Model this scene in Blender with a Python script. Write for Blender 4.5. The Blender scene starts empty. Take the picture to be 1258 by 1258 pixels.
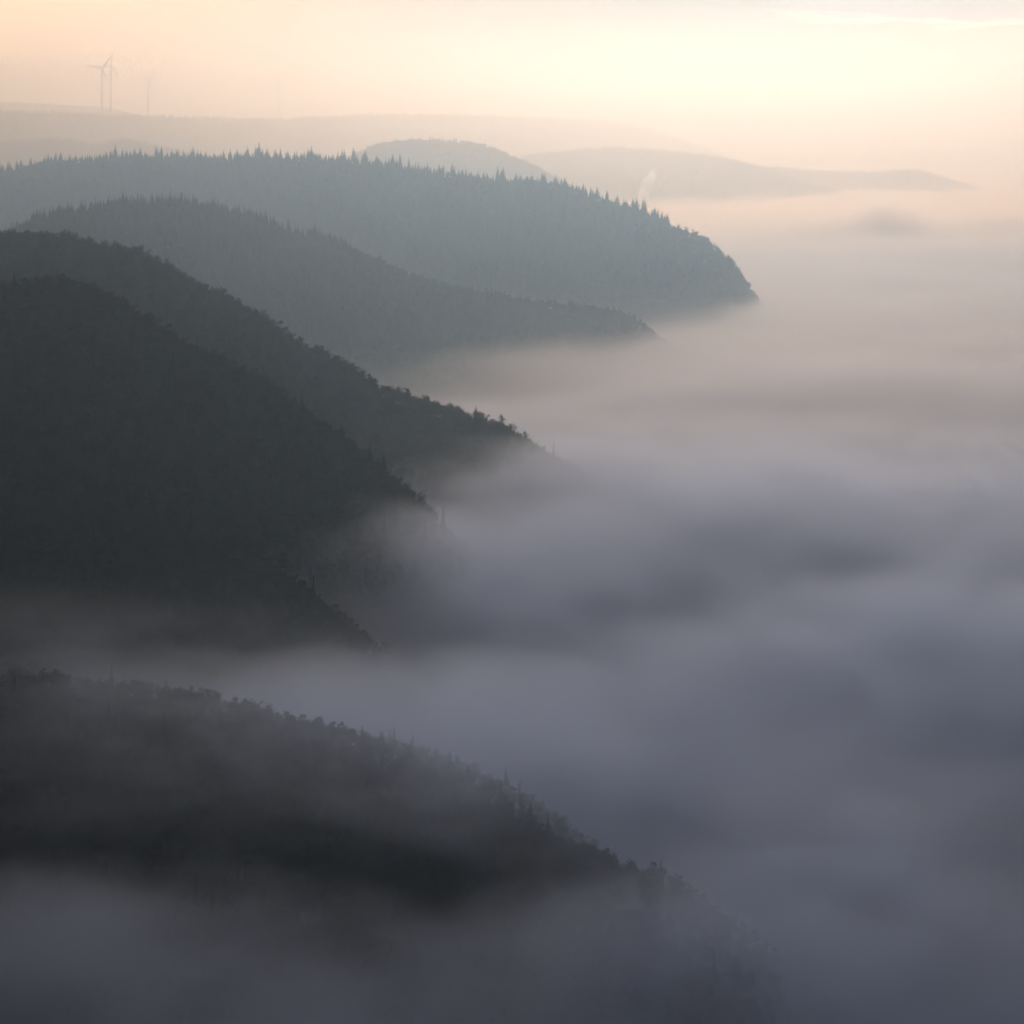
import bpy, math, random
import numpy as np
from mathutils import Vector

random.seed(7)
rng = np.random.default_rng(11)
SC = bpy.context.scene
COL = SC.collection
F = 2523.0          # focal length in photo pixels
EYE = 330.0         # the lookout stands 330 m above the top of the valley fog


def at(px, py, Y):
    """world point that lies Y metres ahead of the lookout in the direction of a photo pixel"""
    return np.array([(px - 629) / F * Y, Y, EYE - (py - 145) / F * Y])


# ------------------------------------------------------------------ tags
def tag(o, label=None, cat=None, group=None, kind=None):
    if label:
        o['label'] = label
    if cat:
        o['category'] = cat
    if group:
        o['group'] = group
    if kind:
        o['kind'] = kind
    return o


def link(name, me, mats=(), parent=None, loc=None):
    for m in mats:
        if m.name not in [x.name for x in me.materials if x]:
            me.materials.append(m)
    o = bpy.data.objects.new(name, me)
    COL.objects.link(o)
    if parent:
        o.parent = parent
    if loc is not None:
        o.location = loc
    return o


def mesh(name, v, f, smooth=False, mat_idx=None):
    me = bpy.data.meshes.new(name)
    me.from_pydata([tuple(map(float, p)) for p in v], [], [tuple(map(int, q)) for q in f])
    if mat_idx is not None:
        me.polygons.foreach_set('material_index', np.asarray(mat_idx, dtype=np.int32))
    if smooth:
        me.polygons.foreach_set('use_smooth', np.ones(len(me.polygons), dtype=bool))
    me.update()
    return me


# ------------------------------------------------------------------ materials
def surf(name, c1, c2, scale, rough=.9, detail=4.0, spec=.02, obj_random=0.0, trans=0.0):
    m = bpy.data.materials.new(name)
    m.use_nodes = True
    nt = m.node_tree
    b = nt.nodes['Principled BSDF']
    b.inputs['Roughness'].default_value = rough
    b.inputs['Specular IOR Level'].default_value = spec
    tc = nt.nodes.new('ShaderNodeTexCoord')
    nz = nt.nodes.new('ShaderNodeTexNoise')
    nz.inputs['Scale'].default_value = scale
    nz.inputs['Detail'].default_value = detail
    nt.links.new(tc.outputs['Object'], nz.inputs['Vector'])
    rp = nt.nodes.new('ShaderNodeValToRGB')
    rp.color_ramp.elements[0].position = .3
    rp.color_ramp.elements[1].position = .7
    rp.color_ramp.elements[0].color = (*c1, 1)
    rp.color_ramp.elements[1].color = (*c2, 1)
    nt.links.new(nz.outputs['Fac'], rp.inputs[0])
    out = rp.outputs[0]
    if obj_random:
        oi = nt.nodes.new('ShaderNodeObjectInfo')
        mr = nt.nodes.new('ShaderNodeMapRange')
        mr.inputs[3].default_value = 1 - obj_random
        mr.inputs[4].default_value = 1 + obj_random
        nt.links.new(oi.outputs['Random'], mr.inputs[0])
        mx = nt.nodes.new('ShaderNodeVectorMath')
        mx.operation = 'SCALE'
        nt.links.new(out, mx.inputs[0])
        nt.links.new(mr.outputs[0], mx.inputs['Scale'])
        out = mx.outputs[0]
    nt.links.new(out, b.inputs['Base Color'])
    return m


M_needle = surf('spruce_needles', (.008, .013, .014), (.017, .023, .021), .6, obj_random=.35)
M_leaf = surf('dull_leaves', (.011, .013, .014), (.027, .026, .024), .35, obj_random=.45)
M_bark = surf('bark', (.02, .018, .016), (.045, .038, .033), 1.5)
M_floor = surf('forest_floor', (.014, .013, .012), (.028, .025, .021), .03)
M_ground = surf('valley_ground', (.05, .06, .035), (.09, .09, .06), .004)
M_white = surf('turbine_paint', (.42, .42, .43), (.5, .5, .5), .05, rough=.45, spec=.4)


class G:
    """small helper that wires Math nodes"""
    def __init__(self, nt):
        self.nt = nt

    def n(self, t):
        return self.nt.nodes.new(t)

    def put(self, sock, v):
        if isinstance(v, (int, float)):
            sock.default_value = v
        else:
            self.nt.links.new(v, sock)

    def m(self, op, a, b=0.0, c=0.0):
        x = self.n('ShaderNodeMath')
        x.operation = op
        self.put(x.inputs[0], a)
        self.put(x.inputs[1], b)
        self.put(x.inputs[2], c)
        return x.outputs[0]

    def step(self, v, a, b, lo=0.0, hi=1.0):
        x = self.n('ShaderNodeMapRange')
        x.interpolation_type = 'SMOOTHSTEP'
        self.put(x.inputs[0], v)
        x.inputs[1].default_value, x.inputs[2].default_value = a, b
        x.inputs[3].default_value, x.inputs[4].default_value = lo, hi
        return x.outputs[0]

    def noise(self, vec, scale, detail, stretch=(1, 1, 1), off=(0, 0, 0), rough=.5):
        mp = self.n('ShaderNodeMapping')
        mp.inputs['Scale'].default_value = stretch
        mp.inputs['Location'].default_value = off
        self.nt.links.new(vec, mp.inputs[0])
        x = self.n('ShaderNodeTexNoise')
        x.inputs['Scale'].default_value = scale
        x.inputs['Detail'].default_value = detail
        x.inputs['Roughness'].default_value = rough
        self.nt.links.new(mp.outputs[0], x.inputs['Vector'])
        return x.outputs['Fac']


def air(name, dens, col, g):
    m = bpy.data.materials.new(name)
    m.use_nodes = True
    nt = m.node_tree
    nt.nodes.remove(nt.nodes['Principled BSDF'])
    pv = nt.nodes.new('ShaderNodeVolumePrincipled')
    pv.inputs['Density'].default_value = dens
    pv.inputs['Color'].default_value = (*col, 1)
    pv.inputs['Anisotropy'].default_value = g
    nt.links.new(pv.outputs[0], nt.nodes['Material Output'].inputs['Volume'])
    return m, pv


# ------------------------------------------------------------------ terrain
WAVES = [(rng.uniform(0, 2 * math.pi), rng.uniform(0, 2 * math.pi), s) for s in
         (420, 330, 260, 210, 160, 130, 100, 80, 60, 48, 38)]


def relief(X, Y):
    z = 0
    for a, p, s in WAVES:
        z = z + s * .02 * np.sin((X * math.cos(a) + Y * math.sin(a)) * 2 * math.pi / s + p)
    return z


def smooth_line(pts, n=10):
    P = np.array(pts, float)
    P = np.vstack([2 * P[0] - P[1], P, 2 * P[-1] - P[-2]])
    out = []
    for i in range(1, len(P) - 2):
        a, b, c, d = P[i - 1:i + 3]
        for t in np.arange(n) / n:
            out.append(.5 * (2 * b + (c - a) * t + (2 * a - 5 * b + 4 * c - d) * t * t + (3 * b - a - 3 * c + d) * t ** 3))
    out.append(P[-2])
    return np.array(out)


class Hill:
    def __init__(self, px_pts, slope, canopy=18.0, rough=1.0, round_=30.0, back=None, ax=1.0):
        self.ax = ax
        self.back = back or slope
        self.line = smooth_line([at(*p) for p in px_pts])
        self.line[:, 2] -= canopy
        self.slope, self.rough, self.round = slope, rough, round_

    def z(self, X, Y):
        X, Y = np.asarray(X, float), np.asarray(Y, float)
        Z = np.full(X.shape, -1e4)
        for a, b in zip(self.line[:-1], self.line[1:]):
            d = b[:2] - a[:2]
            e = d * np.array([self.ax ** 2, 1.0])
            t = np.clip(((X - a[0]) * e[0] + (Y - a[1]) * e[1]) / (d @ e), 0, 1)
            r = np.hypot((X - a[0] - t * d[0]) * self.ax, Y - a[1] - t * d[1])
            k = self.round
            far = (Y - a[1]) * d[0] - (X - a[0]) * d[1] > 0
            Z = np.maximum(Z, a[2] + t * (b[2] - a[2]) - np.where(far, self.back, self.slope) * (np.sqrt(r * r + k * k) - k)
                           + self.rough * relief(X, Y) * np.clip(r / 90, 0.12, 1))
        return Z


def build_hill(h, label, cell=14.0, floor=-164.0):
    lo, hi = h.line.min(0), h.line.max(0)
    pad = (hi[2] - floor) / h.slope + 40
    xs = np.arange(lo[0] - pad, hi[0] + pad, cell)
    ys = np.arange(lo[1] - pad, hi[1] + pad, cell)
    X, Y = np.meshgrid(xs, ys)
    Z = h.z(X, Y)
    nx = len(xs)
    keep = Z > floor
    q = np.arange((len(ys) - 1) * (nx - 1))
    r, c = q // (nx - 1), q % (nx - 1)
    f = np.stack([r * nx + c, r * nx + c + 1, (r + 1) * nx + c + 1, (r + 1) * nx + c], -1)
    f = f[keep.ravel()[f].any(1)]
    used, inv = np.unique(f, return_inverse=True)
    v = np.stack([X, Y, np.maximum(Z, floor)], -1).reshape(-1, 3)[used]
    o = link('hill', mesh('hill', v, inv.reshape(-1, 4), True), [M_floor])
    return tag(o, label, 'hill', kind='structure')


ridge3 = Hill([(-420, 236, 4500), (-150, 222, 4400), (0, 206, 4300), (60, 192, 4270), (170, 187, 4200), (300, 186, 4100),
               (420, 187, 4000), (520, 202, 3940), (600, 213, 3900), (690, 220, 3870), (750, 240, 3850), (800, 258, 3825),
               (830, 274, 3800), (862, 286, 3780), (892, 312, 3760), (917, 347, 3740), (940, 374, 3720), (1000, 430, 3690)], .66, ax=2.4)
ridge2 = Hill([(-320, 350, 2900), (-80, 315, 2900), (30, 272, 2900), (60, 260, 2910), (100, 250, 2925), (150, 241, 2940), (185, 237, 2950), (230, 240, 2970),
               (300, 257, 3000), (350, 280, 3020), (390, 284, 3035), (420, 300, 3050), (480, 320, 3060), (560, 347, 3080),
               (640, 360, 3100), (720, 371, 3120), (760, 383, 3135), (802, 408, 3150), (860, 440, 3160)], .52, canopy=17, ax=1.6)
ridge1 = Hill([(-420, 290, 2120), (-160, 276, 2060), (0, 283, 2000), (60, 286, 1995), (110, 296, 1990), (170, 309, 1985), (220, 339, 1980), (260, 355, 1977),
               (300, 376, 1974), (345, 405, 1970), (400, 430, 1965), (460, 463, 1960), (520, 484, 1957), (580, 502, 1955),
               (622, 522, 1953), (655, 548, 1950), (695, 577, 1945), (760, 615, 1940)], .60, canopy=15, back=.8, round_=20, ax=1.5)
spur_a = Hill([(-420, 400, 1560), (-200, 365, 1580), (-60, 352, 1600), (60, 340, 1600), (110, 350, 1600), (170, 380, 1600), (230, 420, 1600), (300, 452, 1600),
               (370, 502, 1600), (430, 545, 1605), (470, 582, 1615), (505, 625, 1625), (530, 680, 1635), (560, 760, 1650)], .70, canopy=14, back=.9, ax=2.2)
spur_a2 = Hill([(150, 560, 1460), (240, 625, 1420), (330, 685, 1385), (400, 735, 1362), (450, 775, 1345), (520, 830, 1330)], .62, canopy=14, back=.9, round_=14, ax=1.8)
spur_b = Hill([(-420, 800, 1110), (-200, 806, 1100), (0, 808, 1085), (150, 824, 1065), (300, 850, 1042), (430, 890, 1010), (540, 955, 965),
               (640, 1015, 925), (700, 1052, 905), (750, 1085, 890), (830, 1135, 866), (890, 1185, 850), (980, 1260, 830)], .35, canopy=13, back=.8, round_=14)
far_round = Hill([(400, 206, 6450), (440, 192, 6400), (468, 179, 6400), (500, 176, 6400), (545, 177, 6400), (592, 181, 6400), (630, 197, 6350), (668, 214, 6300), (720, 244, 6250)], .5, canopy=0, rough=.5, ax=2.0)
far_left = Hill([(-150, 185, 7300), (0, 178, 7200), (70, 174, 7200), (110, 180, 7200), (150, 174, 7200), (170, 178, 7200), (230, 190, 7200), (330, 215, 7200)], .5, canopy=0, rough=.5, ax=2.0)
plateau = Hill([(-220, 139, 7600), (-60, 139, 8000), (60, 139, 8400), (125, 142, 8650), (182, 144, 9000), (260, 146, 9500), (343, 147, 9900), (420, 144, 10300), (491, 142, 10700),
                (560, 142, 11000), (640, 145, 11500), (700, 147, 12000), (760, 152, 12500), (800, 162, 12700), (840, 176, 12900), (870, 188, 13000), (905, 199, 13200), (980, 215, 13400)], .4, canopy=0, rough=.9)
far_back = Hill([(-260, 124, 11200), (-60, 125, 11200), (20, 126, 11200), (80, 128, 11200), (140, 134, 11200), (175, 142, 11200), (260, 160, 11200)], .4, canopy=0, rough=.5)
right_mid = Hill([(600, 205, 8300), (650, 192, 8400), (690, 189, 8450), (730, 184, 8500), (800, 186, 8550), (870, 193, 8600), (905, 200, 8600), (945, 211, 8600), (990, 226, 8600), (1060, 245, 8600)], .4, canopy=0, rough=.6, ax=1.6)
right_low = Hill([(840, 215, 9400), (930, 207, 9400), (970, 208, 9400), (1010, 212, 9400), (1070, 214, 9400), (1105, 210, 9400), (1135, 213, 9400), (1165, 222, 9400), (1210, 236, 9400), (1260, 250, 9400)], .4, canopy=0, rough=.6, ax=1.6)

build_hill(ridge3, 'long far ridge with a jagged row of spruces against the orange sky')
build_hill(ridge2, 'middle grey wooded ridge in front of the long spruce ridge')
build_hill(ridge1, 'dark wooded slope running down from the left edge to the fog', 10)
build_hill(spur_a, 'darkest rounded spur in front of the dark left slope', 9)
build_hill(spur_a2, 'low foot of the darkest spur where it meets the fog', 9)
build_hill(spur_b, 'near black wooded spur half hidden by fog at the bottom left', 8)
build_hill(far_round, 'small grey flat topped hill rising behind the spruce ridge', 25)
build_hill(far_left, 'pale low hill behind the left end of the spruce ridge', 25)
build_hill(plateau, 'pale plateau on the horizon that carries the wind turbines', 45)
build_hill(far_back, 'palest ridge behind the pair of wind turbines', 45)
build_hill(right_mid, 'pale mauve hill standing out of the fog behind the steam plume', 40)
build_hill(right_low, 'thin pale wooded hill ending in fog on the right', 40)

g = 24800
gm = mesh('ground', [(-g, -2500, -161), (g, -2500, -161), (g, 24500, -161), (-g, 24500, -161)], [(0, 1, 2, 3)])
tag(link('ground', gm, [M_ground]), 'valley ground under the fog', 'ground', kind='structure')


# ------------------------------------------------------------------ trees
def tube(V, Fc, a, b, ra, rb, n=6):
    a, b = np.array(a, float), np.array(b, float)
    d = b - a
    d /= np.linalg.norm(d)
    u = np.cross(d, [0, 0, 1.0] if abs(d[2]) < .9 else [1.0, 0, 0])
    u /= np.linalg.norm(u)
    w = np.cross(d, u)
    k = len(V)
    for c, r in ((a, ra), (b, rb)):
        for i in range(n):
            t = 2 * math.pi * i / n
            V.append(c + r * (math.cos(t) * u + math.sin(t) * w))
    for i in range(n):
        j = (i + 1) % n
        Fc.append((k + i, k + j, k + n + j, k + n + i))
    Fc.append(tuple(k + n + i for i in range(n)))


def spruce(seed, h=24.0, wide=.17):
    r = random.Random(seed)
    tv, tf, cv, cf = [], [], [], []
    pts = [(r.uniform(-.1, .1) * i, r.uniform(-.1, .1) * i, -1.5 + (h + .8) * i / 4) for i in range(5)]
    for i in range(4):
        tube(tv, tf, pts[i], pts[i + 1], .34 * (1 - i / 4.4), .34 * (1 - (i + 1) / 4.4))
    z = h * r.uniform(.08, .16)
    lop = r.uniform(0, 6.28)
    while z < h * .985:
        t = (z / h)
        R = h * wide * ((1 - t) ** .85) * r.uniform(.75, 1.2) + .25
        n = max(5, int(11 * (1 - t) + 5))
        a0 = r.uniform(0, 6.28)
        for i in range(n):
            a = a0 + 2 * math.pi * i / n + r.uniform(-.25, .25)
            L = R * r.uniform(.55, 1.15) * (1 + .18 * math.cos(a - lop))
            if r.random() < .08:
                continue
            ca, sa = math.cos(a), math.sin(a)
            droop = .22 + .45 * (1 - t) * r.uniform(.5, 1.2)
            wd = L * r.uniform(.20, .34) + .12
            base = len(cv)
            zz = z + r.uniform(-.3, .3)
            for (s, w_, dz) in ((.04, .25, .1), (.55, 1.0, -.35 * droop), (1.0, .12, -droop * .8 + .06 * L)):
                q = L * s
                for sg in (-1, 1):
                    cv.append((ca * q - sa * sg * wd * w_, sa * q + ca * sg * wd * w_,
                               zz + dz * L - .18 * L * w_ * (sg * r.uniform(-.3, .5) + .4)))
            cf += [(base, base + 1, base + 3, base + 2), (base + 2, base + 3, base + 5, base + 4)]
            # hanging twigs below the branch
            for s in (.45, .8):
                q = L * s
                k = len(cv)
                hg = r.uniform(.35, .8) * (.5 + R * .22)
                cv += [(ca * (q - .3 * wd), sa * (q - .3 * wd), zz - droop * L * s * .7),
                       (ca * (q + .6 * wd), sa * (q + .6 * wd), zz - droop * L * s * .8),
                       (ca * q - sa * .2, sa * q + ca * .2, zz - droop * L * s * .8 - hg)]
                cf.append((k, k + 1, k + 2))
        z += h * .028 * r.uniform(.8, 1.25) + .12
    k = len(cv)
    for i in range(4):
        a = i * math.pi / 2
        cv.append((.28 * math.cos(a), .28 * math.sin(a), h * .95))
    cv.append((0, 0, h * 1.03))
    cf += [(k + i, k + (i + 1) % 4, k + 4) for i in range(4)]
    return tv, tf, cv, cf


def broadleaf(seed, h=15.0, w=11.0, bare=.5):
    r = random.Random(seed)
    tv, tf, cv, cf = [], [], [], []
    fork = h * r.uniform(.22, .34)
    tube(tv, tf, (0, 0, -1.5), (.2, .1, fork), .34, .26, 7)
    tips = []
    for i in range(r.randint(5, 7)):
        a = 6.28 * i / 6 + r.uniform(-.4, .4)
        out = w * .5 * r.uniform(.35, .8)
        top = h * r.uniform(.5, .93)
        m1 = (.55 * out * math.cos(a), .55 * out * math.sin(a), fork + (top - fork) * .5)
        m2 = (out * math.cos(a), out * math.sin(a), top)
        tube(tv, tf, (.2, .1, fork - .2), m1, .2, .13, 5)
        tube(tv, tf, m1, m2, .13, .05, 4)
        for c0 in (m1, m2):
            for j in range(4):
                b = r.uniform(0, 6.28)
                e = (c0[0] + w * .2 * r.uniform(.5, 1.2) * math.cos(b), c0[1] + w * .2 * r.uniform(.5, 1.2) * math.sin(b),
                     c0[2] + h * .1 * r.uniform(-.2, 1.5))
                tube(tv, tf, c0, e, .06, .02, 3)
                tips.append(e)
        tips.append(m2)
    # clumps of leaves and twigs round the branch ends
    for (x, y, z) in tips:
        R = w * r.uniform(.12, .21)
        for k in range(int(44 * (1 - .4 * bare))):
            th, ph = r.uniform(0, 6.28), math.acos(r.uniform(-1, 1))
            q = R * r.random() ** .45
            c = np.array([x + q * math.sin(ph) * math.cos(th), y + q * math.sin(ph) * math.sin(th), z - .03 * h + .95 * q * math.cos(ph)])
            n1 = np.array([r.gauss(0, 1), r.gauss(0, 1), r.gauss(0, 1)])
            n2 = np.array([r.gauss(0, 1), r.gauss(0, 1), r.gauss(0, 1)])
            s = r.uniform(.22, .5)
            n1 *= s / np.linalg.norm(n1)
            n2 *= s * .7 / np.linalg.norm(n2)
            b = len(cv)
            cv += [c - n1, c + n2, c + n1 * 1.1, c - n2]
            cf.append((b, b + 1, b + 2, b + 3))
        for k in range(3):                                            # bare twigs poking out
            e = (x + R * r.gauss(0, .9), y + R * r.gauss(0, .9), z + R * r.uniform(.3, 1.5))
            tube(tv, tf, (x, y, z), e, .04, .015, 3)
    return tv, tf, cv, cf


SPR = [spruce(3, 24, .16), spruce(5, 26, .19), spruce(9, 22, .21), spruce(12, 25, .145)]
BRD = [broadleaf(4, 15, 11, .2), broadleaf(8, 14, 12, .5), broadleaf(15, 16, 10, .8), broadleaf(21, 13, 11, .1)]
SPR_ME = [(mesh('spruce_trunk', a, b), mesh('spruce_crown', c, d)) for a, b, c, d in SPR]
BRD_ME = [(mesh('broadleaf_trunk', a, b), mesh('broadleaf_crown', c, d)) for a, b, c, d in BRD]
for t, c in SPR_ME:
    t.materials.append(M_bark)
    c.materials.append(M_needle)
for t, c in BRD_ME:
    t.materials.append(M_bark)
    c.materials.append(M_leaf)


def make_tree(name, mes):
    root = bpy.data.objects.new(name, None)
    COL.objects.link(root)
    link('trunk', mes[0], parent=root)
    link('crown', mes[1], parent=root)
    return root


def dup(root):
    r = root.copy()
    COL.objects.link(r)
    for ch in root.children:
        c = ch.copy()
        COL.objects.link(c)
        c.parent = r
    return r


PROTO = {'s': [make_tree('spruce_tree', m) for m in SPR_ME], 'b': [make_tree('broadleaf_tree', m) for m in BRD_ME]}
FIRST = {('s', i): True for i in range(4)}
FIRST.update({('b', i): True for i in range(4)})
HILLS = [ridge3, ridge2, ridge1, spur_a, spur_a2, spur_b]
taken = []


def plant(kind, x, y, z, scale, label, group, wide=None):
    i = random.randrange(4)
    o = PROTO[kind][i] if FIRST.pop((kind, i), False) else dup(PROTO[kind][i])
    o.location = (x, y, z)
    o.rotation_euler = (random.uniform(-.03, .03), random.uniform(-.03, .03), random.uniform(0, 6.28))
    w = wide or random.uniform(.85, 1.15)
    o.scale = (scale * w, scale * w, scale)
    tag(o, label, 'tree', group)
    taken.append((x, y))
    return o


def along(h, px0, px1, gap, jitter=3.0):
    """points on a crest line between two photo columns, one about every gap metres"""
    L = h.line
    px = L[:, 0] / L[:, 1] * F + 629
    s = np.concatenate([[0], np.cumsum(np.hypot(*(np.diff(L[:, :2], axis=0).T)))])
    a, b = np.interp(px0, px, s), np.interp(px1, px, s)
    t = a
    while t < b:
        x, y = np.interp(t, s, L[:, 0]), np.interp(t, s, L[:, 1])
        p = np.interp(t, s, px)
        x += random.uniform(-1.5, 1.5)
        y += random.uniform(-jitter, jitter)
        yield p, x, y, float(h.z(x, y))
        t += gap * random.choice((.3, .4, .5, .7, 1.0, 1.6, 2.6))


# skyline of the long far ridge
for p, x, y, z in along(ridge3, -12, 838, 7.6):
    if 26 < p < 34:
        continue
    big = .86 + .18 * math.sin(p * .105) + .12 * math.sin(p * .041 + 1) + random.uniform(-.2, .3)
    if p < 28:
        lab = 'dark spruce in the lower clump left of the notch in the far ridge skyline'
    elif p < 160:
        lab = 'dark spruce on the far ridge skyline below the pair of wind turbines'
    elif p < 330:
        lab = 'dark spruce on the far ridge skyline below the third wind turbine'
    elif p < 520:
        lab = 'dark spruce on the far ridge skyline left of the grey flat topped hill'
    elif p < 690:
        lab = 'dark spruce on the far ridge skyline in front of the grey flat topped hill'
    else:
        lab = 'dark spruce on the far ridge skyline where it drops towards the fog'
    plant('s', x, y, z - 1, big, lab, 'spruces along the far ridge skyline', random.uniform(1.15, 2.1))
for px, sc, lab in ((172, 1.25, 'tallest spruce on the far ridge skyline below the third wind turbine'),
                    (238, 1.28, 'tall pointed spruce standing out of the far ridge skyline right of the third turbine'),
                    (345, 1.15, 'spruce on the far ridge skyline straight below the lone fourth turbine'),
                    (820, 1.2, 'last tall spruce on the skyline before the steep end of the far ridge'),
                    (808, 1.1, 'second tall spruce before the steep end of the far ridge')):
    p, x, y, z = next(along(ridge3, px, px + 20, 7))
    plant('s', x, y, z - 1, sc, lab, 'spruces along the far ridge skyline', 1.4)
for p, x, y, z in along(ridge3, 842, 945, 9):
    plant('b', x, y, z - 1, random.uniform(.7, 1.1), 'bare grey tree on the steep right end of the far ridge', 'trees on the steep end of the far ridge')
# middle ridge
for p, x, y, z in along(ridge2, 34, 415, 9):
    big = random.uniform(.62, 1.0)
    lab = 'hazy spruce on the left crest of the middle grey ridge' if p < 230 else 'hazy spruce on the falling crest of the middle grey ridge'
    plant('s', x, y, z - 1, big, lab, 'spruces on the middle ridge', random.uniform(1.1, 1.7))
for px, sc, lab in ((154, 1.1, 'tall hazy spruce at the summit of the middle grey ridge'),
                    (356, 1.25, 'left one of two big hazy spruces on the falling crest of the middle ridge'),
                    (388, 1.25, 'right one of two big hazy spruces on the falling crest of the middle ridge')):
    p, x, y, z = next(along(ridge2, px, px + 20, 7))
    plant('s', x, y - 12, float(ridge2.z(x, y - 12)) - 1, sc, lab, 'spruces on the middle ridge', 1.5)
for p, x, y, z in along(ridge2, 420, 812, 13):
    plant('b', x, y, z - 1, random.uniform(.75, 1.15), 'hazy round tree on the low right crest of the middle grey ridge', 'round trees on the middle ridge')
# dark slope on the left
for p, x, y, z in along(ridge1, -20, 695, 10):
    if p < 190:
        lab = 'bushy dark tree on the flat top of the dark left slope'
    elif p < 430:
        lab = 'bushy dark tree on the steep middle skyline of the dark left slope'
    else:
        lab = 'bushy dark tree on the lower skyline of the dark left slope above the fog'
    plant('b', x, y, z - 1, random.uniform(.75, 1.2), lab, 'trees along the dark left slope skyline')
for px, sc, lab in ((85, 1.3, 'broad crowned tree highest on the flat top of the dark left slope'),
                    (168, 1.3, 'twiggy tree sticking out where the dark left slope begins to fall'),
                    (343, 1.35, 'lone twiggy tree sticking out halfway down the dark left slope'),
                    (612, 1.3, 'last big bushy tree above the fog at the end of the dark left slope')):
    p, x, y, z = next(along(ridge1, px, px + 20, 7))
    plant('b', x, y, z - 1, sc, lab, 'trees along the dark left slope skyline')
for p, x, y, z in along(spur_a, -20, 560, 15):
    plant('b', x, y, z - 1, random.uniform(.8, 1.2), 'black tree along the rounded top of the darkest spur', 'trees on the darkest spur')
for p, x, y, z in along(spur_a2, 320, 455, 8):
    plant('b' if random.random() < .6 else 's', x, y, z - 1, random.uniform(.6, .95), 'black tree at the foot of the darkest spur beside the fog', 'trees at the foot of the darkest spur')
for p, x, y, z in along(spur_b, 60, 830, 8, 8):
    k = 's' if p < 600 and random.random() < .06 else 'b'
    lab = ('black spruce' if k == 's' else 'black bushy tree') + (' on the near spur at the bottom in thin mist' if p < 480 else ' on the falling crest of the near spur against pale fog')
    plant(k, x, y, z - 1, random.uniform(.36, .58) if k == 's' else random.uniform(.45, .72), lab, 'trees along the near spur crest')
p, x, y, z = next(along(spur_b, 800, 830, 7))
plant('b', x, y, z + 1, 1.2, 'lone bushy tree poking out of the fog at the low end of the near spur', 'trees along the near spur crest')


# the woods on the slopes: countless trees, one object each for conifers and broadleaf trees
def scatter(h, gap, kind_mix, zmin, zoff, front=260, back=40, smin=.7, smax=1.1, xlim=.33):
    lo, hi = h.line.min(0), h.line.max(0)
    xs = np.arange(lo[0] - 300, hi[0] + 60, gap)
    ys = np.arange(lo[1] - front, hi[1] + back, gap)
    X, Y = np.meshgrid(xs, ys)
    X = X + rng.uniform(-.5, .5, X.shape) * gap
    Y = Y + rng.uniform(-.5, .5, Y.shape) * gap
    X, Y = X.ravel(), Y.ravel()
    k = np.abs(X) < Y * xlim
    X, Y = X[k], Y[k]
    Z = h.z(X, Y)
    k = Z > zmin
    for o in HILLS:
        if o is not h:
            k &= o.z(X, Y) < Z + 1
    X, Y, Z = X[k], Y[k], Z[k]
    mix = kind_mix(X, Y, Z) > rng.uniform(0, 1, len(X))
    S = rng.uniform(smin, smax, len(X))
    return np.stack([X, Y, Z - 1 + zoff, S], -1), mix


def clump(X, Y, s):
    return .5 + .5 * np.sin(X / s + 1.7 * np.sin(Y / (s * 1.3))) * np.sin(Y / (s * .8) + 1.3 * np.cos(X / (s * 1.1)))


def colx(X, Y):
    return X / Y * F + 629


con, bro = [], []
for h, gap, mixf, zmin, sm, sx in (
        (ridge3, 9.0, lambda X, Y, Z: np.where(colx(X, Y) > 800, 0.02, .55 + .45 * clump(X, Y, 70)), -30, .5, .78),
        (ridge2, 8.5, lambda X, Y, Z: np.clip(clump(X, Y, 60) * 1.5 - .2 - (colx(X, Y) > 430) * .7, 0, 1), -40, .55, .95),
        (ridge1, 7.5, lambda X, Y, Z: .015 + 0 * X, -40, .65, 1.15),
        (spur_a, 7.2, lambda X, Y, Z: .05 + 0 * X, -30, .65, 1.15),
        (spur_a2, 7.2, lambda X, Y, Z: .3 * (clump(X, Y, 25) > .6), -30, .6, 1.0),
        (spur_b, 6.8, lambda X, Y, Z: .02 + .06 * (clump(X, Y, 40) > .5), -45, .4, .7)):
    pts, mix = scatter(h, gap, mixf, zmin, 0, front=420, back=45, smin=sm, smax=sx)
    con.append(pts[mix])
    bro.append(pts[~mix])
con, bro = np.vstack(con), np.vstack(bro)


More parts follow.
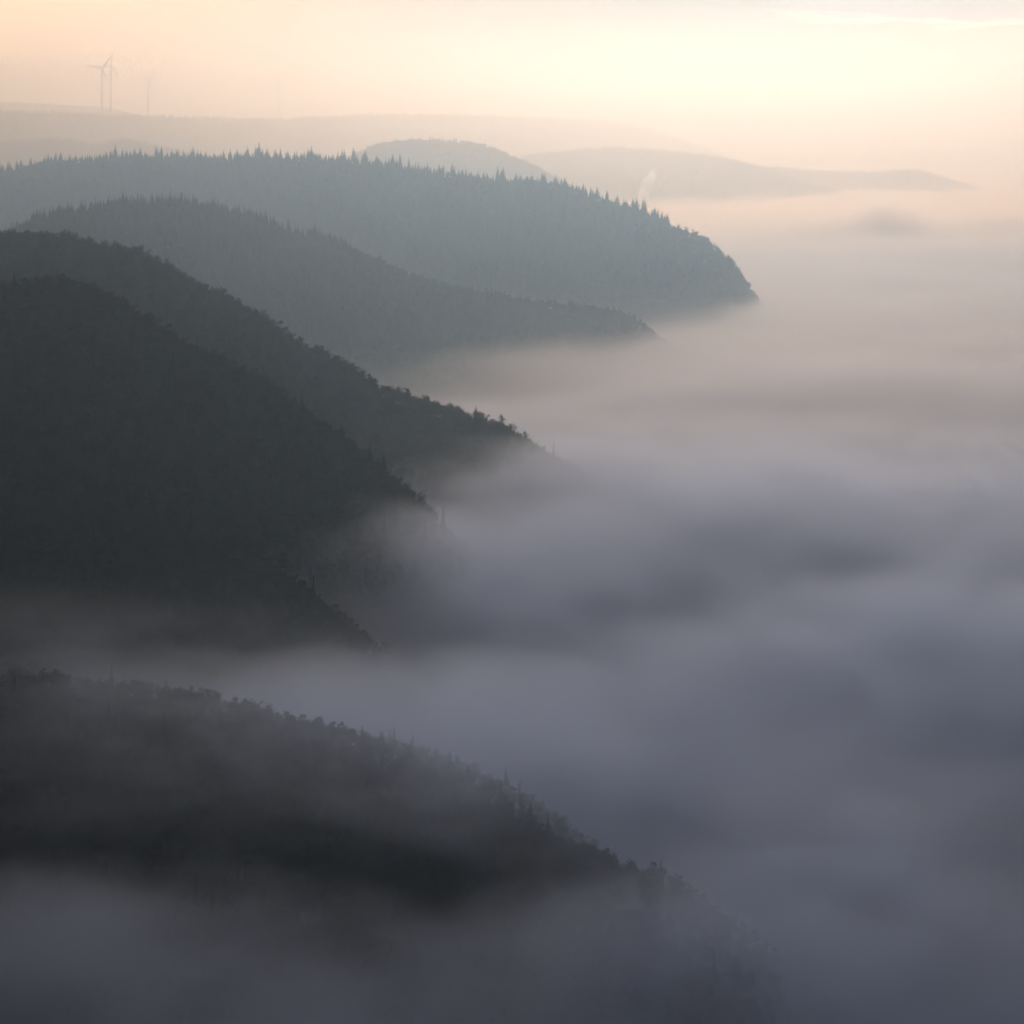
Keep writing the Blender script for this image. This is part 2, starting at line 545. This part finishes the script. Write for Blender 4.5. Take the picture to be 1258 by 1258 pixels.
def wood(name, pts, protos, mats, label):
    """one object: a point for every tree, and geometry nodes that put a whole tree on each point"""
    coll = bpy.data.collections.new(name + '_kinds')
    for i, (tv, tf, cv, cf) in enumerate(protos):
        n = len(tv)
        me = mesh('wood_tree', list(tv) + list(cv), list(tf) + [tuple(a + n for a in q) for q in cf],
                  mat_idx=[0] * len(tf) + [1] * len(cf))
        for m in mats:
            me.materials.append(m)
        coll.objects.link(bpy.data.objects.new('wood_tree', me))
    me = bpy.data.meshes.new(name)
    me.vertices.add(len(pts))
    me.vertices.foreach_set('co', pts[:, :3].astype(np.float32).ravel())
    a = me.attributes.new('size', 'FLOAT', 'POINT')
    a.data.foreach_set('value', pts[:, 3].astype(np.float32))
    o = link(name, me, mats)
    ng = bpy.data.node_groups.new(name, 'GeometryNodeTree')
    ng.interface.new_socket('Geometry', in_out='INPUT', socket_type='NodeSocketGeometry')
    ng.interface.new_socket('Geometry', in_out='OUTPUT', socket_type='NodeSocketGeometry')
    N, Lk = ng.nodes.new, ng.links.new
    gi, go = N('NodeGroupInput'), N('NodeGroupOutput')
    ip = N('GeometryNodeInstanceOnPoints')
    ci = N('GeometryNodeCollectionInfo')
    ci.inputs['Collection'].default_value = coll
    ci.inputs['Separate Children'].default_value = True
    ci.inputs['Reset Children'].default_value = True
    ip.inputs['Pick Instance'].default_value = True
    ri = N('FunctionNodeRandomValue')
    ri.data_type = 'INT'
    ri.inputs[4].default_value, ri.inputs[5].default_value = 0, len(protos) - 1
    rr = N('FunctionNodeRandomValue')
    rr.data_type = 'FLOAT_VECTOR'
    rr.inputs[0].default_value, rr.inputs[1].default_value = (-.04, -.04, 0), (.04, .04, 6.28)
    at_ = N('GeometryNodeInputNamedAttribute')
    at_.data_type = 'FLOAT'
    at_.inputs['Name'].default_value = 'size'
    Lk(gi.outputs[0], ip.inputs['Points'])
    Lk(ci.outputs[0], ip.inputs['Instance'])
    Lk(ri.outputs[2], ip.inputs['Instance Index'])
    Lk(rr.outputs[0], ip.inputs['Rotation'])
    Lk(at_.outputs[0], ip.inputs['Scale'])
    Lk(ip.outputs[0], go.inputs[0])
    md = o.modifiers.new('trees', 'NODES')
    md.node_group = ng
    return tag(o, label, 'forest', kind='stuff')


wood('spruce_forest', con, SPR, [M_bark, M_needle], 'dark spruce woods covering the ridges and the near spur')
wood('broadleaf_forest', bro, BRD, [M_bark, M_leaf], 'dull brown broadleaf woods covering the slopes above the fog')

# tree cover of the far pale hills: a thin uneven canopy is all that shows there
def canopy(h, label, gap, zmin=-40, front=900):
    pts, _ = scatter(h, gap, lambda X, Y, Z: 0 * X, zmin, -6, front=front, back=60, smin=.8, smax=1.5, xlim=.3)
    return pts


far_pts = np.vstack([canopy(far_round, '', 11), canopy(far_left, '', 12), canopy(right_mid, '', 17), canopy(right_low, '', 16), canopy(plateau, '', 26, front=500)])
fo = wood('distant_forest', far_pts, [BRD[0], BRD[3], SPR[2]], [M_bark, M_leaf], 'pale hazy woods on the distant hills')


# ------------------------------------------------------------------ wind turbines
def lathe(V, Fc, prof, n=16):
    k = len(V)
    for r_, z in prof:
        for i in range(n):
            a = 2 * math.pi * i / n
            V.append((r_ * math.cos(a), r_ * math.sin(a), z))
    for j in range(len(prof) - 1):
        for i in range(n):
            i2 = (i + 1) % n
            Fc.append((k + j * n + i, k + j * n + i2, k + (j + 1) * n + i2, k + (j + 1) * n + i))


def turbine(px, hub_py, base_py, Y, blade, ang, yaw, label):
    b, hp = at(px, base_py, Y), at(px, hub_py, Y)
    bz = min(float(plateau.z(b[0], Y)), b[2]) - 6
    Hh = hp[2] - bz
    root = bpy.data.objects.new('wind_turbine', None)
    COL.objects.link(root)
    root.location = (b[0], Y, bz)
    root.rotation_euler = (0, 0, yaw)
    tag(root, label, 'wind turbine', 'wind turbines on the horizon')
    V, Fc = [], []
    lathe(V, Fc, [(4.4, 0), (4.1, .1 * Hh), (3.5, .45 * Hh), (2.8, .8 * Hh), (2.3, Hh - 2.2)])
    link('tower', mesh('tower', V, Fc, True), [M_white], root)
    V, Fc = [], []
    for j, (y, sx, sz) in enumerate(((-5.0, 1.5, 1.5), (-3.6, 2.1, 2.2), (4, 2.2, 2.4), (8.5, 1.9, 2.0), (9.8, 1.2, 1.3))):
        for i in range(12):
            a = 2 * math.pi * i / 12
            c, s = math.cos(a), math.sin(a)
            V.append((sx * math.copysign(abs(c) ** .5, c), y, Hh + sz * math.copysign(abs(s) ** .5, s)))
    for j in range(4):
        for i in range(12):
            i2 = (i + 1) % 12
            Fc.append((j * 12 + i, (j + 1) * 12 + i, (j + 1) * 12 + i2, j * 12 + i2))
    Fc += [tuple(range(12)), tuple(range(59, 47, -1))]
    link('nacelle', mesh('nacelle', V, Fc), [M_white], root)
    V, Fc = [], []
    for j, (y, r_) in enumerate(((-5.0, 1.7), (-6.6, 1.9), (-8.0, 1.5), (-9.0, .8), (-9.4, .1))):
        for i in range(14):
            a = 2 * math.pi * i / 14
            V.append((r_ * math.cos(a), y, Hh + r_ * math.sin(a)))
    for j in range(4):
        for i in range(14):
            i2 = (i + 1) % 14
            Fc.append((j * 14 + i, j * 14 + i2, (j + 1) * 14 + i2, (j + 1) * 14 + i))
    link('hub', mesh('hub', V, Fc, True), [M_white], root)
    for k in range(3):
        a = math.radians(ang + 120 * k)
        d = np.array([math.cos(a), 0, math.sin(a)])
        u = np.array([-math.sin(a), 0, math.cos(a)])
        w = np.array([0, 1.0, 0])
        V, Fc = [], []
        secs = ((0, 1.0, 1.0, 0), (.06, 1.1, 1.0, 0), (.2, 2.3, .62, .3), (.45, 1.7, .38, .2), (.75, 1.1, .22, .08), (.96, .6, .12, 0), (1, .12, .05, 0))
        for s, ch, th, tw in secs:
            for i in range(10):
                q = 2 * math.pi * i / 10
                cx, cy = 1.7 * ch * (math.cos(q) - .25 * (ch > 1.2)), 1.4 * th * math.sin(q)
                p_ = d * (1.2 + s * blade) + u * (cx * math.cos(tw) - cy * math.sin(tw)) + w * (cx * math.sin(tw) + cy * math.cos(tw) - 6.8)
                V.append(p_ + np.array([0, 0, Hh]))
        for j in range(len(secs) - 1):
            for i in range(10):
                i2 = (i + 1) % 10
                Fc.append((j * 10 + i, j * 10 + i2, (j + 1) * 10 + i2, (j + 1) * 10 + i))
        Fc += [tuple(range(9, -1, -1)), tuple(range(60, 70))]
        link('blade', mesh('blade', V, Fc, True), [M_white], root)
    return root


turbine(125, 83.5, 141, 8620, 71, 52, .25, 'left one of the two overlapping wind turbines, a blade pointing left')
turbine(136, 81, 141, 8780, 63, 74, -.35, 'right one of the two overlapping wind turbines, a blade pointing almost up')
turbine(182, 97, 144, 9050, 50, 55, .3, 'small pale wind turbine standing alone right of the overlapping pair')
turbine(343, 106, 147, 9900, 54, 90, .1, 'faint wind turbine with one blade straight up above the middle of the plateau')
turbine(492, 106, 142, 10600, 46, 98, .3, 'faintest wind turbine, rightmost on the plateau')


# ------------------------------------------------------------------ air, fog, steam
def box(name, lo, hi, m, label):
    v = [(x, y, z) for x in (lo[0], hi[0]) for y in (lo[1], hi[1]) for z in (lo[2], hi[2])]
    f = [(0, 1, 3, 2), (4, 6, 7, 5), (0, 4, 5, 1), (2, 3, 7, 6), (0, 2, 6, 4), (1, 5, 7, 3)]
    return tag(link(name, mesh(name, v, f), [m]), label, 'haze', kind='stuff')


HAZE = dict(dens=6.8e-5, col=(.50, .73, 1.0), g=.725)
MIDAIR = dict(dens=1.2e-4, col=(.55, .76, 1.0), g=.725)
MIST = dict(dens=2.4e-4, col=(1, .75, .50), g=.70)  # dawn warmth put into the far haze colour; nearer air coloured bluish
m, _ = air('haze_air', **HAZE)
box('haze', (-25000, -2600, -165), (25000, 25000, 640), m, 'pale morning haze filling the air over the whole valley')
m, _ = air('middle_haze_air', **MIDAIR)
box('haze', (-20000, 1720, -164), (20000, 4799, 605), m, 'blue grey haze between the middle ridge and the long spruce ridge')
m, _ = air('valley_haze_air', **MIST)
hz = box('haze', (-20000, 4800, -164), (20000, 20000, 605), m, 'denser pale haze over the far valley basin')

# swells of the fog surface: centre x, y, half widths, height
SWELL = [
    (225, 1760, 290, 210, 26),      # broad dome right of the dark slope
    (20, 1560, 150, 110, 12),
    (330, 1290, 160, 110, 22),      # diagonal swell on the right
    (130, 1150, 110, 90, 8),
    (140, 970, 150, 80, -38),       # blue trough
    (185, 845, 120, 36, 36),         # foreground dome
    (-150, 845, 120, 45, 10),
    (-75, 1500, 95, 105, 16),
    (-160, 775, 240, 50, 24),
    (90, 806, 110, 34, 20),
    (10, 900, 95, 50, -18),
    (-190, 920, 230, 75, -24),
    (-190, 1215, 140, 40, 2),
    (-70, 2560, 190, 180, -22),
    (-310, 1350, 260, 110, -34),
    (-110, 1345, 70, 70, -18),
    (-330, 1225, 150, 45, 6),
    (150, 2330, 240, 80, -10),      # dark hollow behind the dome
    (420, 2600, 300, 150, 8),
    (1101, 6000, 120, 160, 62),
    (1010, 5950, 260, 150, 30),
    (1500, 6300, 200, 150, 34),     # lump on the far fog
    (900, 7000, 500, 500, 14),
]
FOG = dict(dens=.014, col=(.45, .54, .70), g=.86, low=-20, high=16)
m, pv = air('fog_body', FOG['dens'], FOG['col'], FOG['g'])
q = G(m.node_tree)
tc, sp = q.n('ShaderNodeTexCoord'), q.n('ShaderNodeSeparateXYZ')
vec = tc.outputs['Object']
m.node_tree.links.new(vec, sp.inputs[0])
px_, py_, pz_ = sp.outputs
top = None
for cx, cy, rx, ry, amp in SWELL:
    ex = q.m('MULTIPLY_ADD', px_, 1 / rx, -cx / rx)
    ey = q.m('MULTIPLY_ADD', py_, 1 / ry, -cy / ry)
    d2 = q.m('MULTIPLY_ADD', ex, ex, q.m('MULTIPLY', ey, ey))
    e = q.m('EXPONENT', q.m('MULTIPLY', d2, -1.0))
    top = q.m('MULTIPLY_ADD', e, float(amp), top if top is not None else 0.0)
n1 = q.noise(vec, 1 / 300, 3, (1, 1, 1.6), (3.1, 7.7, 0))
n2 = q.noise(vec, 1 / 90, 4, (1, .8, 1.8), (0, 2, 5))
top = q.m('ADD', top, q.m('MULTIPLY_ADD', n1, q.m('ADD', q.step(py_, 1300, 2600, 60, 30), q.step(py_, 4500, 6500, 0, 62)), q.m('ADD', q.step(py_, 1300, 2600, -28, -15), q.step(py_, 4500, 6500, 0, -30))))
near = q.step(py_, 1500, 2600, 1, .3)
top = q.m('ADD', top, q.m('MULTIPLY', q.m('MULTIPLY_ADD', n2, q.step(py_, 950, 1500, 96, 62), q.step(py_, 950, 1500, -46, -28)), near))
depth = q.m('SUBTRACT', top, pz_)
dens = q.step(depth, FOG['low'], FOG['high'], 0, FOG['dens'])
n3 = q.noise(vec, 1 / 95, 4, (.8, .9, 2.2), (9, 4, 2), .6)
hole = q.m('MULTIPLY', q.step(py_, 930, 1090, .82, 0), q.step(n3, .37, .57, 1, 0))
dens = q.m('MULTIPLY', dens, q.m('SUBTRACT', 1.0, hole))
wisp = q.m('MULTIPLY_ADD', q.m('MULTIPLY', q.step(n3, .48, .68), q.m('MULTIPLY', near, q.step(py_, 1080, 1280, 1, .2))), .0026, q.step(py_, 1400, 2600, .00008, .0005))
bx = q.m('MULTIPLY_ADD', px_, .85 / 290, q.m('MULTIPLY_ADD', py_, -.53 / 290, (55 * .85 + 947 * .53) / 290))
by = q.m('MULTIPLY_ADD', px_, .53 / 75, q.m('MULTIPLY_ADD', py_, .85 / 75, (55 * .53 - 947 * .85) / 75))
vb = q.m('EXPONENT', q.m('MULTIPLY', q.m('MULTIPLY_ADD', bx, bx, q.m('MULTIPLY', by, by)), -1.0))
dens = q.m('MULTIPLY_ADD', q.step(depth, -75, -5), wisp, dens)
band = q.m('MULTIPLY', q.step(pz_, 4, 36), q.step(pz_, 44, 84, 1, 0))
dens = q.m('MULTIPLY_ADD', q.m('MULTIPLY', q.m('MULTIPLY', vb, band), q.step(n3, .38, .60)), .0125, dens)
m.node_tree.links.new(dens, pv.inputs['Density'])
fc = q.n('ShaderNodeMix')  # light's hue shift painted into the fog colour: bluish near, peach far
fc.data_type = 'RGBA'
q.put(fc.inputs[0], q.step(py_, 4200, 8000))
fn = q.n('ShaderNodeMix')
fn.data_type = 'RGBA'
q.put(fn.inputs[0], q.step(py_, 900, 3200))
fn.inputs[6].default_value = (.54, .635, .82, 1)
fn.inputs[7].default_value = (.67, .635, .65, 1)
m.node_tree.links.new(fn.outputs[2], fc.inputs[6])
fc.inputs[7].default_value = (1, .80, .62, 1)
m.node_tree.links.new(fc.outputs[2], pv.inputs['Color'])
m.cycles.volume_step_rate = .09


def swell(X, Y):
    z = 0 * X
    for cx, cy, rx, ry, amp in SWELL:
        z = z + amp * np.exp(-((X - cx) / rx) ** 2 - ((Y - cy) / ry) ** 2)
    return z


ys = np.concatenate([np.arange(420, 3000, 60), np.arange(3000, 7000, 125), np.arange(7000, 13001, 400)])
xs = np.concatenate([np.arange(-6000, -900, 600), np.arange(-900, 900, 60), np.arange(900, 2000, 75), np.arange(2000, 6001, 400)])
X, Y = np.meshgrid(xs, ys)
Zt = np.maximum(swell(X, Y), -12) + 72 + 40 * np.exp(-((X + 20) / 420) ** 2 - ((Y - 960) / 170) ** 2)
nx, ny = len(xs), len(ys)
v = np.vstack([np.stack([X, Y, Zt], -1).reshape(-1, 3), np.stack([X, Y, 0 * X - 95], -1).reshape(-1, 3)])
i = np.arange((nx - 1) * (ny - 1))
r, c = i // (nx - 1), i % (nx - 1)
f1 = np.stack([r * nx + c, r * nx + c + 1, (r + 1) * nx + c + 1, (r + 1) * nx + c], -1)
K = nx * ny
f = [tuple(a) for a in f1] + [tuple(a[::-1] + K) for a in f1]
rim = [k for k in range(nx)] + [j * nx + nx - 1 for j in range(1, ny)] + [(ny - 1) * nx + k for k in range(nx - 2, -1, -1)] + [j * nx for j in range(ny - 2, 0, -1)]
for a, b in zip(rim, rim[1:] + rim[:1]):
    f.append((a, a + K, b + K, b))
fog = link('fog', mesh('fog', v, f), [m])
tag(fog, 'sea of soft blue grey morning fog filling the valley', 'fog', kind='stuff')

# steam plume rising out of the far fog
m, pv = air('steam', .03, (.99, .98, .97), .7)
q = G(m.node_tree)
tc = q.n('ShaderNodeTexCoord')
nn = q.noise(tc.outputs['Object'], 1 / 28, 4)
sp = q.n('ShaderNodeSeparateXYZ')
m.node_tree.links.new(tc.outputs['Object'], sp.inputs[0])
ox = q.m('MULTIPLY_ADD', sp.outputs[2], -.32, q.m('ADD', sp.outputs[0], 8.0))
rr_ = q.m('SQRT', q.m('MULTIPLY_ADD', ox, ox, q.m('MULTIPLY', sp.outputs[1], sp.outputs[1])))
soft = q.m('MULTIPLY', q.step(rr_, 8, 27, 1, 0), q.step(sp.outputs[2], 95, 146, 1, .1))
m.node_tree.links.new(q.m('MULTIPLY', q.step(nn, .36, .62, .02, .2), soft), pv.inputs['Density'])
m.cycles.volume_step_rate = .6
V, Fc = [], []
rings = [(0, -10, 15), (1, 25, 18), (4, 55, 23), (12, 82, 26), (24, 104, 25), (36, 124, 20), (44, 138, 13), (48, 146, 5)]
for k, (dx, z, r_) in enumerate(rings):
    for i in range(16):
        a = 2 * math.pi * i / 16
        rr = r_ * (1 + .22 * math.sin(3 * a + k * 1.7) + .15 * math.sin(5 * a + k))
        V.append((dx + rr * math.cos(a), rr * math.sin(a), z))
for j in range(len(rings) - 1):
    for i in range(16):
        i2 = (i + 1) % 16
        Fc.append((j * 16 + i, j * 16 + i2, (j + 1) * 16 + i2, (j + 1) * 16 + i))
Fc += [tuple(range(15, -1, -1)), tuple(range(112, 128))]
pl = link('steam_plume', mesh('steam_plume', V, Fc), [m], loc=tuple(at(789, 256, 7400)))
tag(pl, 'small bright plume of steam rising from the far fog behind the steep end of the ridge', 'steam', kind='stuff')

# ------------------------------------------------------------------ sky, sun
SE, SR = math.radians(15), math.radians(6)
w = bpy.data.worlds.new('World')
SC.world = w
w.use_nodes = True
nt = w.node_tree
q = G(nt)
sk = q.n('ShaderNodeTexSky')
sk.sky_type = 'NISHITA'
sk.sun_disc = False
sk.sun_elevation, sk.sun_rotation = SE, SR
sk.altitude, sk.air_density, sk.dust_density, sk.ozone_density = 300, 1.0, 1.6, 1.5
hs = q.n('ShaderNodeHueSaturation')
nt.links.new(sk.outputs[0], hs.inputs['Color'])
tc, sp = q.n('ShaderNodeTexCoord'), q.n('ShaderNodeSeparateXYZ')
nt.links.new(tc.outputs['Generated'], sp.inputs[0])
nt.links.new(q.step(sp.outputs[2], .05, .5, .55, 2.2), hs.inputs['Saturation'])
# clouds: a stratus bank high on the right with torn lower edge, thin veils elsewhere
yy = q.m('MAXIMUM', sp.outputs[1], .05)
az, el = q.m('DIVIDE', sp.outputs[0], yy), q.m('DIVIDE', sp.outputs[2], yy)
cb = q.n('ShaderNodeCombineXYZ')
nt.links.new(az, cb.inputs[0])
nt.links.new(el, cb.inputs[1])
n1 = q.noise(cb.outputs[0], 14, 5, (1, 7, 1), (2.3, .4, 0), .55)
# distance above the cloud base line (in picture heights), bank starts at azimuth .12
base = q.m('MULTIPLY_ADD', q.m('SUBTRACT', az, .20), -.02, .0470)
over = q.m('MULTIPLY_ADD', q.m('SUBTRACT', n1, .5), .030, q.m('SUBTRACT', el, base))
mask = q.m('MULTIPLY', q.step(over, 0, .004), q.step(az, .115, .155))
rimm = q.m('MULTIPLY', q.m('MULTIPLY', q.step(over, -.0025, .0008), q.m('SUBTRACT', 1.0, q.step(over, .0008, .0045))), q.step(az, .11, .15))
back = q.step(sp.outputs[1], 0, .2)
mask, rimm = q.m('MULTIPLY', mask, back), q.m('MULTIPLY', rimm, back)
veil = q.m('MULTIPLY', q.step(q.noise(cb.outputs[0], 9, 4, (1, 9, 1), (7, 1, 0)), .45, .75), .10)
mx = q.n('ShaderNodeMix')
mx.data_type = 'RGBA'
nt.links.new(q.m('MULTIPLY', mask, .75), mx.inputs[0])
vl = q.n('ShaderNodeMix')
vl.data_type = 'RGBA'
nt.links.new(q.m('MULTIPLY', q.step(el, .12, .6, .96, 0), back), vl.inputs[0])
nt.links.new(hs.outputs[0], vl.inputs[6])
dim = q.m('MULTIPLY_ADD', q.m('EXPONENT', q.m('MULTIPLY', q.m('POWER', q.m('MULTIPLY', q.m('SUBTRACT', az, .1), 4.2), 2), -1.0)), -.82, 1.17)
vc = q.n('ShaderNodeVectorMath')
vc.operation = 'SCALE'
vc.inputs[0].default_value = (39, 21.4, 9.9)
nt.links.new(dim, vc.inputs['Scale'])
nt.links.new(vc.outputs[0], vl.inputs[7])
nt.links.new(vl.outputs[2], mx.inputs[6])
mx.inputs[7].default_value = (17.5, 11.6, 8.4, 1)
gain = q.m('MULTIPLY_ADD', rimm, .55, q.m('ADD', 1.0, veil))
vm = q.n('ShaderNodeVectorMath')
vm.operation = 'SCALE'
nt.links.new(mx.outputs[2], vm.inputs[0])
nt.links.new(gain, vm.inputs['Scale'])
nt.links.new(vm.outputs[0], nt.nodes['Background'].inputs[0])
nt.nodes['Background'].inputs[1].default_value = .078

sl = bpy.data.lights.new('sun', 'SUN')
sl.energy, sl.angle, sl.color = 3.3, math.radians(3), (1, .80, .61)
so = bpy.data.objects.new('sun', sl)
COL.objects.link(so)
so.rotation_euler = Vector((math.sin(SR) * math.cos(SE), math.cos(SR) * math.cos(SE), math.sin(SE))).to_track_quat('Z', 'Y').to_euler()

# ------------------------------------------------------------------ camera
cd = bpy.data.cameras.new('camera')
cd.sensor_width, cd.lens = 36, 36 * F / 1258
cd.shift_y = -484 / 1258
cd.clip_start, cd.clip_end = 1, 80000
co = bpy.data.objects.new('camera', cd)
COL.objects.link(co)
co.location, co.rotation_euler = (0, 0, EYE), (math.pi / 2, 0, 0)
SC.camera = co

vs = SC.view_settings
vs.view_transform, vs.look, vs.exposure, vs.gamma = 'Standard', 'None', -0.95, 1.0
cy = SC.cycles
cy.use_denoising = True
cy.volume_bounces, cy.max_bounces, cy.diffuse_bounces = 4, 6, 1
cy.volume_max_steps = 400
cy.use_adaptive_sampling, cy.adaptive_threshold = True, .08
